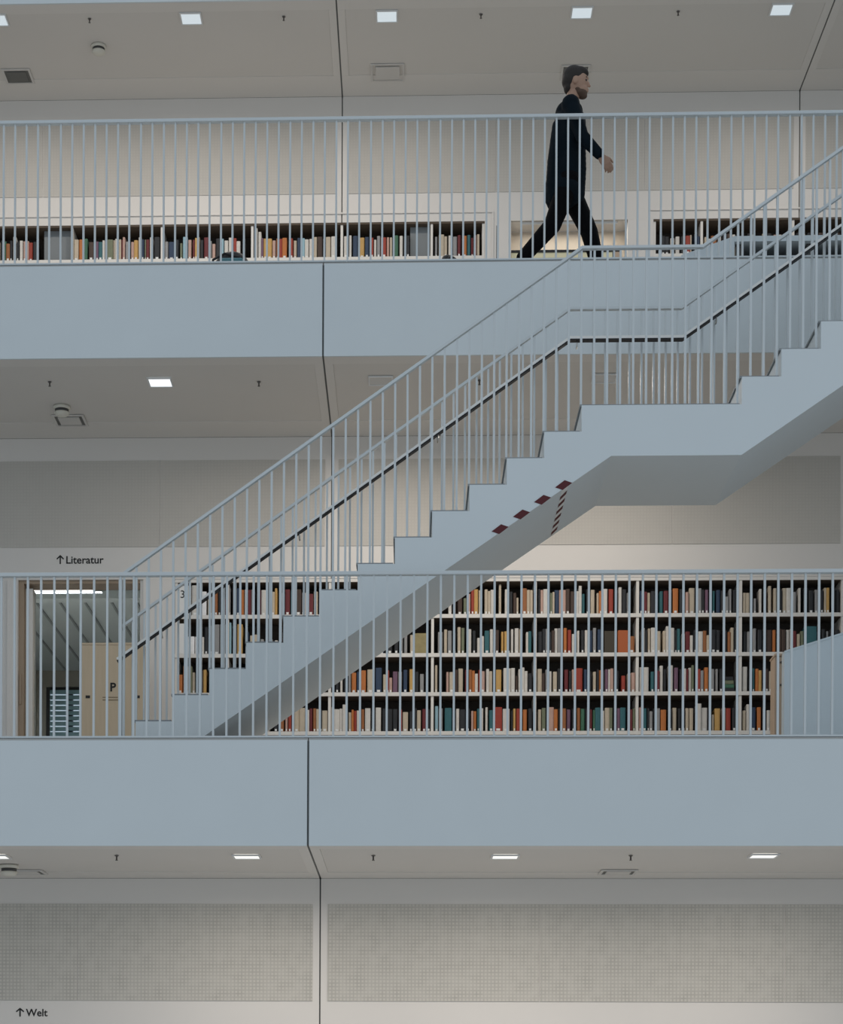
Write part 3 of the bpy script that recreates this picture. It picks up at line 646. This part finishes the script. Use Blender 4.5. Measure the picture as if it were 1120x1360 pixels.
# ------------------------------------------------------------------ furniture
YK = 17.75
kx0, kx1, kzt = UX(107, 900, YK), UX(190, 900, YK), UZ(148, 854, YK)
ki = empty('wooden_kiosk', ((kx0+kx1)/2, YK, F[1]), 'tall plywood kiosk marked P standing before the glass doorway', 'kiosk')
box('body', kx0+.018, kx1-.018, YK+.006, YK+.36, F[1]+.06, kzt-.018, M_PLY, ki)
box('front_panel', kx0, kx1, YK-.012, YK+.0055, F[1]+.05, kzt-.02, M_PLY, ki, .002)
box('side_panel', kx0, kx0+.0175, YK+.006, YK+.37, F[1]+.001, kzt-.02, M_PLY, ki)
box('side_panel', kx1-.0175, kx1, YK+.006, YK+.37, F[1]+.001, kzt-.02, M_PLY, ki)
box('top_panel', kx0-.004, kx1+.004, YK-.014, YK+.375, kzt-.0195, kzt, M_PLY, ki, .002)
text('letter', 'P', UX(146.2, 916, YK), UZ(148, 918.3, YK), YK-.013, .105, M_INK, ki, bold=.003)
for py in (926.5, 930): box('small_print', UX(136.5, py, YK), UX(164 if py > 928 else 157, py, YK), YK-.0135, YK-.0122, UZ(150, py+.55, YK), UZ(150, py-.55, YK), M_FAINT, ki)
for px in (117, 183): box('finger_slot', UX(px-3, 926, YK), UX(px+3, 926, YK), YK-.0135, YK-.0122, UZ(px, 927.8, YK), UZ(px, 924, YK), M_INK, ki, .0005)
YT = 16.9
tx0, tx1_, tzt = UX(1030, 900, YT), UX(1075, 900, YT), UZ(1035, 868, YT)
tc = empty('tan_cabinet', ((tx0+tx1_)/2, YT, F[1]), 'tan wooden cabinet half hidden by the pale blue parapet', 'cabinet')
box('body', tx0+.004, tx1_, YT+.016, YT+.22, F[1]+.04, tzt-.02, M_TAN, tc)
box('door', tx0+.018, tx1_-.01, YT, YT+.0155, F[1]+.05, tzt-.03, M_TAN, tc, .002)
box('top', tx0-.006, tx1_+.006, YT-.006, YT+.23, tzt-.0195, tzt, M_TAN, tc, .003)
box('plinth', tx0+.02, tx1_-.02, YT+.03, YT+.20, F[1]+.001, F[1]+.0395, M_DARKMETAL, tc)
box('side_panel', tx0, tx0+.0035, YT+.016, YT+.22, F[1]+.04, tzt-.02, M_TAN, tc)
for py in (881, 911): lathe('knob', [(.012, 0), (.016, .008), (.010, .016)], (UX(1038, py, YT), YT-.012, UZ(1038, py, YT)), M_DARKMETAL, tc, seg=10)
# parapet beside it (solid, sloping top)
YP = 15.35
pa = empty('stair_parapet', (UX(1042, 900, YP), YP, F[1]), 'solid pale blue parapet with a sloping top in front of the bookcase', 'parapet')
a0 = U(1042, 867, YP); a1 = U(1120, 842.5, YP); sl = (a1.z-a0.z)/(a1.x-a0.x); xe = a0.x+1.0
a2x, a2z = xe, a0.z+sl*1.0
M_PARA = mat('parapet_blue_white', (.60, .68, .72), .6)
prism('parapet_wall', [(a0.x, F[1]+.001), (xe+1.6, F[1]+.001), (xe+1.6, a2z), (a2x, a2z), (a0.x, a0.z)], YP, YP+.10, M_PARA, pa)
flatbar('coping', [(a0.x+.004, YP+.05, a0.z+.008), (a2x, YP+.05, a2z+.008), (xe+1.6, YP+.05, a2z+.008)], .055, .007, M_PARA, pa)
# long desk with slanting end on the upper gallery
YQ = 18.1
d0, d1, d2 = U(905, 339, YQ), U(976, 313.5, YQ), U(1110, 311, YQ)
ud = empty('reading_desk', (d0.x, YQ, F[2]), 'long pale blue reading desk with a slanting end panel on the upper gallery', 'desk')
zt = d1.z; zb_ = UZ(1040, 320, YQ); zl = UZ(1040, 339, YQ); xe2 = d1.x+2.6
prism('end_panel', [(d0.x, F[2]+.001), (d1.x, F[2]+.001), (d1.x, zt), (d0.x, d0.z)], YQ, YQ+.10, M_PARA, ud)
box('desk_top', d1.x+.0005, xe2, YQ, YQ+.75, zb_, zt, M_PARA, ud)
box('front_panel', d1.x+.0005, xe2, YQ+.01, YQ+.05, F[2]+.001, zl, M_PARA, ud)
box('back_panel', d1.x+.0005, xe2, YQ+.70, YQ+.74, F[2]+.001, zb_-.001, M_BLACK, ud)  # black panel painting in the shadow of the open kneehole
for i in range(5):
    xq = d1.x+.02+i*.63; box('leg', xq, xq+.05, YQ+.06, YQ+.69, F[2]+.001, zb_-.001, M_DARKMETAL, ud)
# counter inside the niche
nc = empty('niche_counter', ((XU[1]+XU[2])/2, YW[2]+.2, F[2]), 'cream counter with a black top edge inside the wall niche behind the person', 'counter')
zc1 = UZ(755, 331.5, YW[2]+.05); zc0 = UZ(755, 334.5, YW[2]+.05)
M_CREAM = mat('cream_laminate', (.80, .76, .52), .6)
box('counter_top', XU[1]+.004, XU[2]-.06, YW[2]+.05, YW[2]+.279, zc0, zc1, M_BLACK, nc)
box('front_board', XU[1]+.006, XU[2]-.15, YW[2]+.06, YW[2]+.09, F[2]+.002, zc0-.0005, M_CREAM, nc)
box('side_board', XU[2]-.14, XU[2]-.062, YW[2]+.055, YW[2]+.278, F[2]+.002, zc0-.0005, M_TAN, nc)
na = empty('niche_fill_strip', ((XU[1]+XU[2])/2, YW[2]+.06, Z2T-.02), 'added fill strip brightening the inside of the wall niche', 'lamp')  # invented strip, added to brighten the niche
box('strip', XU[1]+.1, XU[2]-.1, YW[2]+.045, YW[2]+.075, Z2T-.018, Z2T-.0005, M_LAMPF, na)
area_light('lamp_light', ((XU[1]+XU[2])/2, YW[2]+.06, Z2T-.02), 1.0, .03, 3.0, (1, .92, .80), na)
# bags on the floor edge of the upper gallery
def blob(name, cx, cy, z0, rx, ry, rz, material, label, cat, seed):
    bm = bmesh.new(); bmesh.ops.create_icosphere(bm, subdivisions=3, radius=1.0); rnd = random.Random(seed)
    ph = [rnd.uniform(0, 6) for _ in range(6)]
    for v in bm.verts:
        n = 1+.10*math.sin(3*v.co.x+ph[0])+.08*math.sin(4*v.co.y+ph[1])+.07*math.sin(5*v.co.z+ph[2])
        p = v.co*n; p.z = max(p.z, -.75)
        v.co = Vector((p.x*rx, p.y*ry, (p.z+.75)*rz))
    o = finish(bm, name, material, None, smooth=True); o.location = (cx, cy, z0); return tag(o, label, cat)
YBg = 17.0
pb = U(308, 338.5, YBg); bh = pb.z-F[2]
bag = empty('black_bag', (pb.x, YBg, F[2]), 'black bag on the upper gallery floor below the bookcase', 'bag')
b1 = blob('bag_body', 0, 0, 0, .20, .10, (pb.z-F[2])/1.75*.98, M_BLACK, None, None, 3); b1.parent = bag
tube('strap', [(pb.x-.17, YBg-.05, F[2]+bh*.3), (pb.x-.15, YBg-.08, F[2]+bh*.72), (pb.x-.05, YBg-.10, F[2]+bh*.88), (pb.x+.10, YBg-.09, F[2]+bh*.75), (pb.x+.17, YBg-.05, F[2]+bh*.35)], .010, M_BLACK, bag, seg=8)
M_TEALC = mat('teal_canvas', (.10, .24, .28), .8)
tb = U(309, 346, 16.75); tbag = empty('teal_case', (tb.x, 16.75, F[2]), 'low teal case on the floor in front of the black bag', 'case')
box('case_body', tb.x-.10, tb.x+.09, 16.70, 16.80, F[2]+.004, tb.z+.006, M_TEALC, tbag, .012)
box('case_handle', tb.x-.03, tb.x+.03, 16.735, 16.765, tb.z+.0065, tb.z+.018, M_BLACK, tbag, .003)
pb2 = U(598, 338, YBg)
bag2 = empty('black_backpack', (pb2.x, YBg, F[2]), 'small black backpack slumped on the upper gallery floor near the wall niche', 'bag')
b2 = blob('bag_body', 0, 0, 0, .085, .08, (pb2.z-F[2])/1.75*.98, M_BLACK, None, None, 5); b2.parent = bag2
tube('strap', [(pb2.x-.06, YBg-.07, F[2]+.03), (pb2.x-.03, YBg-.085, F[2]+.16), (pb2.x+.02, YBg-.05, F[2]+.23)], .009, M_BLACK, bag2, seg=8)

# ------------------------------------------------------------------ ceiling fixtures
WARM = (1.0, .90, .80)
def lamp(k, px, py, label, glow, power, gcol=(.92, .97, 1.0), s=.105):
    p = UC(px, py, C[k]); m_ = mat('lamp_diffuser', (.7, .75, .78) if glow > .2 else (.45, .44, .42), .4, emit=gcol, estr=glow)
    e = empty('ceiling_lamp', (p.x, p.y, C[k]), label, 'lamp', None)
    for i, (a, b, c, d) in enumerate(((-s, s, -s, -s+.014), (-s, s, s-.014, s), (-s, -s+.014, -s+.0145, s-.0145), (s-.014, s, -s+.0145, s-.0145))):
        box('frame', p.x+a, p.x+b, p.y+c, p.y+d, C[k]-.012, C[k]-.001, M_LAMPF, e)
    box('diffuser', p.x-s+.0145, p.x+s-.0145, p.y-s+.0145, p.y+s-.0145, C[k]-.007, C[k]-.001, m_, e)
    if power > 0: area_light('lamp_light', (p.x, p.y, C[k]-.02), .19, .19, power, WARM, e, spread=math.radians(170))
    return e
def where(px, seam): return seam
U_L = ['glowing square ceiling lamp at the far end of the upper ceiling near the vent', 'square ceiling lamp on the upper ceiling between the smoke detector and the joint', 'square ceiling lamp on the upper ceiling just past the joint', 'square ceiling lamp on the upper ceiling above the walking person', 'square ceiling lamp on the upper ceiling beside the slanting joint past the person']
for (px, py, pw), lb in zip(((-4, 26, 22), (254, 24, 22), (514, 21, 19), (773, 16, 1), (1038, 12, 22)), U_L): lamp(2, px, py, lb, .50, pw, (.80, .92, 1.0))
M_L = ['brightly lit square ceiling lamp over the middle gallery', 'dim square ceiling lamp over the middle gallery beyond the joint', 'dim square ceiling lamp seen through the landing balusters']
for (px, py, pw, gl), lb in zip(((213, 507, 3, 1.0), (506, 505, 26, .04), (803, 502, 24, .04)), M_L): lamp(1, px, py, lb, gl, pw)
L_L = ['white square ceiling lamp of the lowest gallery beside the smoke detector', 'white square ceiling lamp of the lowest gallery short of the joint', 'white square ceiling lamp of the lowest gallery past the joint', 'white square ceiling lamp of the lowest gallery beside the flat vent']
for (px, py, pw), lb in zip(((-6, 1137, 2), (328, 1137, 20), (671, 1137, 20), (1014, 1136, 20)), L_L): lamp(0, px, py, lb, .85, pw, (1, .97, .90))
M_SPRK = mat('sprinkler_metal', (.13, .12, .11), .5)
def sprinkler(k, px, py, label):
    p = UC(px, py, C[k]); e = empty('sprinkler', (p.x, p.y, C[k]), label, 'sprinkler', 'sprinklers on the %s ceiling' % LVL[k])
    lathe('rosette', [(.016, -.0005), (.016, -.005), (.009, -.008)], (p.x, p.y, C[k]), M_SPRK, e, seg=12)
    lathe('head', [(.006, -.0082), (.006, -.034), (.011, -.036), (.011, -.039)], (p.x, p.y, C[k]), M_SPRK, e, seg=10)
SPK = {2: (((119, 25), 'near the smoke detector'), ((377, 22), 'short of the ceiling joint'), ((639, 19), 'behind the walking person'), ((901, 15), 'ahead of the walking person')),
       1: (((66, 507), 'near the smoke detector'), ((344, 507), 'between the bright lamp and the joint'), ((637, 505), 'seen through the stair balusters')),
       0: (((155, 1136), 'between the smoke detector and the joint'), ((496, 1136), 'just past the joint'), ((838, 1136), 'above the flat vent'))}
for k, pts in SPK.items():
    for (px, py), wh in pts: sprinkler(k, px, py, 'small dark sprinkler on the %s gallery ceiling %s' % (LVL[k], wh))
def detector(k, px, py, label):
    p = UC(px, py-3, C[k]); e = empty('smoke_detector', (p.x, p.y, C[k]), label, 'smoke detector')
    lathe('base', [(.075, -.0005), (.075, -.022), (.068, -.026)], (p.x, p.y, C[k]), M_DOME, e)
    lathe('neck', [(.06, -.0262), (.06, -.05)], (p.x, p.y, C[k]), M_DARKMETAL, e)
    lathe('dome', [(.064, -.0502), (.066, -.062), (.05, -.08), (.016, -.088)], (p.x, p.y, C[k]), M_DOME, e)
detector(2, 131, 64, 'round cream smoke detector on the upper ceiling'); detector(1, 82, 543, 'round cream smoke detector on the middle ceiling beside a vent'); detector(0, 12, 1152, 'round cream smoke detector on the lowest ceiling')
def vent(k, px, py, label, dark, s=.145):
    p = UC(px, py, C[k]); e = empty('ceiling_vent', (p.x, p.y, C[k]), label, 'vent')
    for a, b, c, d in ((-s, s, -s, -s+.022), (-s, s, s-.022, s), (-s, -s+.022, -s+.0225, s-.0225), (s-.022, s, -s+.0225, s-.0225)):
        box('frame', p.x+a, p.x+b, p.y+c, p.y+d, C[k]-.010, C[k]-.0005, M_VENTF, e)
    if dark: box('slot', p.x-s+.0225, p.x+s-.0225, p.y-s+.0225, p.y+s-.0225, C[k]-.004, C[k]-.0005, M_GRILLE, e)
    box('plate', p.x-s+.05, p.x+s-.05, p.y-s+.05, p.y+s-.05, C[k]-.012, C[k]-.0042, M_GRILLE if dark == 2 else M_VENTF, e)
vent(2, 24, 101, 'square ceiling vent with a dark grille on the upper ceiling', 2); vent(2, 764, 96, 'square ceiling vent behind the head of the walking person', 1); vent(2, 515, 96, 'flush square ceiling hatch on the upper ceiling beside the joint', 0, .17)
vent(1, 93, 558, 'square ceiling vent on the middle ceiling beside the smoke detector', 1); vent(0, 36, 1158, 'flat ceiling vent on the lowest ceiling beside the smoke detector', 1); vent(0, 821, 1158, 'flat ceiling vent on the lowest ceiling between two lamps', 1)

# ------------------------------------------------------------------ wall lettering
def sign(k, px, py, s, size, label):
    y = YW[k]-.0012; p = U(px, py, y); e = empty('wall_lettering', (p.x, y, p.z), label, 'sign')
    text('word', s, p.x+.085, p.z, y, size, M_INK, e, bold=.0015)
    t = size*.8; x = p.x+.035
    prism('arrow', [(x-.006, p.z-.004), (x+.006, p.z-.004), (x+.006, p.z+t*.72), (x+.030, p.z+t*.45), (x+.034, p.z+t*.60), (x, p.z+t*1.02), (x-.034, p.z+t*.60), (x-.030, p.z+t*.45), (x-.006, p.z+t*.72)], y-.001, y, M_INK, e)
sign(1, 75, 748.5, 'Literatur', .098, 'black lettering Literatur with an up arrow on the wall over the doorway')
sign(0, 21, 1349.5, 'Welt', .085, 'black lettering Welt with an up arrow on the lowest wall')


# ------------------------------------------------------------------ the walking person
YP2 = 16.86
def PP(px, py, dy=0.0):
    q = U(px, py, YP2); return Vector((q.x, YP2+dy, q.z))
def ell(bm, c, r, rot=0.0):
    m_ = Matrix.Translation(c) @ Matrix.Rotation(rot, 4, 'Y') @ Matrix.Diagonal((r[0], r[1], r[2], 1))
    bmesh.ops.create_icosphere(bm, subdivisions=3, radius=1.0, matrix=m_)
def cap(bm, pts):
    "tapered limb through (point, radius)"
    for (a, ra), (b, rb) in zip(pts, pts[1:]):
        d = b-a; n = max(2, int(d.length/(min(ra, rb)*.45)))
        for i in range(n+1):
            t = i/n; ell(bm, a+d*t, [ra+(rb-ra)*t]*3) if 0 else bmesh.ops.create_icosphere(bm, subdivisions=2, radius=ra+(rb-ra)*t, matrix=Matrix.Translation(a+d*t))
def skinned(name, bm, vox, material, parent, smooth_it=4):
    me = bpy.data.meshes.new('tmp'); bm.to_mesh(me); bm.free(); t = bpy.data.objects.new('tmp', me); COL.objects.link(t)
    md = t.modifiers.new('r', 'REMESH'); md.mode = 'VOXEL'; md.voxel_size = vox
    sm = t.modifiers.new('s', 'SMOOTH'); sm.iterations = smooth_it; sm.factor = .5
    dg = bpy.context.evaluated_depsgraph_get(); m2 = bpy.data.meshes.new_from_object(t.evaluated_get(dg)); m2.name = name
    bpy.data.objects.remove(t); bpy.data.meshes.remove(me)
    org = Vector((PERS.location)); m2.transform(Matrix.Translation(-org))
    for p in m2.polygons: p.use_smooth = True
    m2.materials.clear(); return new(name, m2, material, parent)
PERS = empty('person', (PP(757, 300).x, YP2, F[2]), 'person in dark navy jacket and black trousers walking along the upper gallery', 'person')
M_SKIN = mat('skin', (.40, .245, .17), .55); M_HAIR = mat('hair_dark', (.018, .013, .010), .7); M_BEARD = mat('beard_brown', (.10, .06, .04), .8)
M_JACK = mat('navy_jacket', (.004, .009, .014), .9, noise=.2, nscale=14, spec=.15); M_TROU = mat('black_trousers', (.003, .003, .004), .9, spec=.15); M_SHOE = mat('black_shoe', (.008, .008, .008), .45)
shN, shF = PP(756, 152, -.175), PP(757, 152, .175)
elN, wrN = PP(770, 199, -.235), PP(794, 225, -.245)
elF, wrF = PP(749, 203, .235), PP(748, 243, .225)
hip = PP(757, 240); hN, hF = PP(755, 246, -.085), PP(757, 246, .085)
kN, aN = PP(733, 305, -.09), PP(693, 350, -.095)
kF, aF = PP(784, 302, .085), PP(800, 364, .085)
def hand(bm, w, d, n, inward):
    "palm, four curled fingers of unequal length and a thumb leaving the side of the palm"
    d = d.normalized(); n = n.normalized(); inw = Vector((0, inward, 0))
    pc = w+d*.052
    for k_ in (-.026, -.009, .009, .026): cap(bm, [(w+d*.012+n*k_*.6, .016), (pc+n*k_, .0155), (pc+d*.032+n*k_*1.05, .0125)])
    for k_, ln in zip((-.030, -.010, .010, .030), (.060, .075, .080, .070)):
        b0 = pc+d*.036+n*k_; b1 = b0+(d*.93+inw*.36)*ln*.45; b2 = b1+(d*.62+inw*.78-n*.12)*ln*.32; b3 = b2+(d*.25+inw*.95-n*.18)*ln*.25
        cap(bm, [(b0, .0102), (b1, .0094), (b2, .0086), (b3, .0076)])
    t0 = w+d*.028+n*.026; t1 = t0+n*.026+d*.022+inw*.014; t2 = t1+d*.032+n*.006+inw*.014
    cap(bm, [(t0, .0135), (t1, .0115), (t2, .0088)])
bm = bmesh.new()
ell(bm, PP(757, 238), (.10, .145, .12)); ell(bm, PP(757, 205), (.095, .13, .14)); ell(bm, PP(758, 168), (.11, .15, .17))
cap(bm, [(shN, .055), (shF, .055)])
for a, b, c in ((shN, elN, wrN), (shF, elF, wrF)): cap(bm, [(a, .050), (b, .038), (c, .026)])
for a, b, c in ((hN, kN, aN), (hF, kF, aF)): cap(bm, [(a, .075), (b, .052), (c, .038)])
cap(bm, [(aN, .036), (aN+Vector((.045, 0, -.085)), .032), (aN+Vector((.10, 0, -.145)), .026)]); cap(bm, [(aF, .036), (aF+Vector((.03, 0, -.06)), .034), (aF+Vector((.13, 0, -.085)), .024)])
cap(bm, [(PP(756, 145), .062), (PP(762, 124), .055)])
hc = PP(765, 108)
ell(bm, hc, (.098, .078, .118)); ell(bm, PP(770.5, 119.5), (.066, .056, .058)); ell(bm, PP(773, 126.5), (.036, .034, .022))
cap(bm, [(PP(779.5, 107), .011), (PP(783, 114), .0125)]); ell(bm, PP(783.2, 114.4), (.012, .014, .010))
ell(bm, PP(778.3, 105), (.024, .052, .012)); ell(bm, PP(780.2, 119.2), (.014, .024, .007)); ell(bm, PP(780, 121.6), (.012, .021, .007))
for sy in (-1, 1): ell(bm, PP(763.5, 112, sy*.079), (.022, .010, .033), .15)
hand(bm, wrN, PP(803, 237)-PP(794, 225), PP(803, 221)-PP(794, 225), 1); hand(bm, wrF, PP(750, 255)-PP(748, 243), PP(760, 242)-PP(748, 243), -1)
skinned('body', bm, .0065, M_SKIN, PERS, 3)
bm = bmesh.new()      # jacket with a flaring tail
ell(bm, PP(756, 225), (.135, .185, .20)); ell(bm, PP(756.5, 200), (.132, .178, .20)); ell(bm, PP(755, 185), (.130, .182, .2)); ell(bm, PP(757, 168), (.135, .185, .17)); ell(bm, PP(756, 150), (.115, .18, .075))
ell(bm, PP(752, 255), (.145, .185, .13)); ell(bm, PP(741, 247), (.105, .15, .14), .25); ell(bm, PP(735, 258), (.07, .12, .10), .25)
cap(bm, [(shN, .078), (shF, .078)])
for dy in (-.06, .06): cap(bm, [(PP(746, 175, dy), .09), (PP(743, 210, dy), .10), (PP(738, 250, dy), .085), (PP(738, 266, dy), .07)]); cap(bm, [(PP(765, 190, dy), .08), (PP(766, 230, dy), .08), (PP(765, 262, dy), .075)])
for a, b, c in ((shN, elN, wrN), (shF, elF, wrF)): cap(bm, [(a, .074), (b, .057), (b+(c-b)*.93, .044)])
cap(bm, [(PP(755, 146), .080), (PP(757, 138), .068)])
skinned('jacket', bm, .010, M_JACK, PERS, 3)
bm = bmesh.new(); ell(bm, PP(757, 248), (.125, .17, .11))
for a, b, c in ((hN, kN, aN), (hF, kF, aF)): cap(bm, [(a, .098), (b, .075), (b+(c-b)*.98, .058)])
skinned('trousers', bm, .010, M_TROU, PERS, 3)
for a, tilt in ((aN, True), (aF, False)):
    bm = bmesh.new()
    if tilt: cap(bm, [(a+Vector((-.01, 0, -.03)), .045), (a+Vector((.05, 0, -.105)), .043), (a+Vector((.115, 0, -.155)), .034)])
    else: cap(bm, [(a+Vector((-.02, 0, -.055)), .046), (a+Vector((.07, 0, -.065)), .044), (a+Vector((.16, 0, -.078)), .034)])
    for v in bm.verts: v.co.z = max(v.co.z, F[2]+.004)
    skinned('shoe', bm, .009, M_SHOE, PERS, 2)
bm = bmesh.new()      # hair: cap over crown and back of the head
ell(bm, PP(762.5, 103), (.098, .085, .098)); ell(bm, PP(757.5, 108), (.070, .081, .075)); ell(bm, PP(754.5, 117), (.035, .060, .050)); ell(bm, PP(769, 97.5), (.082, .070, .052)); ell(bm, PP(776, 98), (.04, .055, .03))
skinned('hair', bm, .009, M_HAIR, PERS, 2)
bm = bmesh.new(); ell(bm, PP(770.5, 124), (.062, .058, .036)); ell(bm, PP(774, 127.5), (.040, .038, .024)); ell(bm, PP(766.5, 121.5), (.036, .066, .022))
skinned('beard', bm, .007, M_BEARD, PERS, 2)
for sy in (-1, 1):
    bm = bmesh.new(); ell(bm, PP(777.6, 109.4, sy*.034), (.013, .015, .009)); skinned('eye', bm, .004, M_BLACK, PERS, 1)
    bm = bmesh.new(); cap(bm, [(PP(778.5, 105.6, sy*.046), .006), (PP(780.2, 104.6, sy*.018), .007)]); skinned('eyebrow', bm, .004, M_HAIR, PERS, 1)
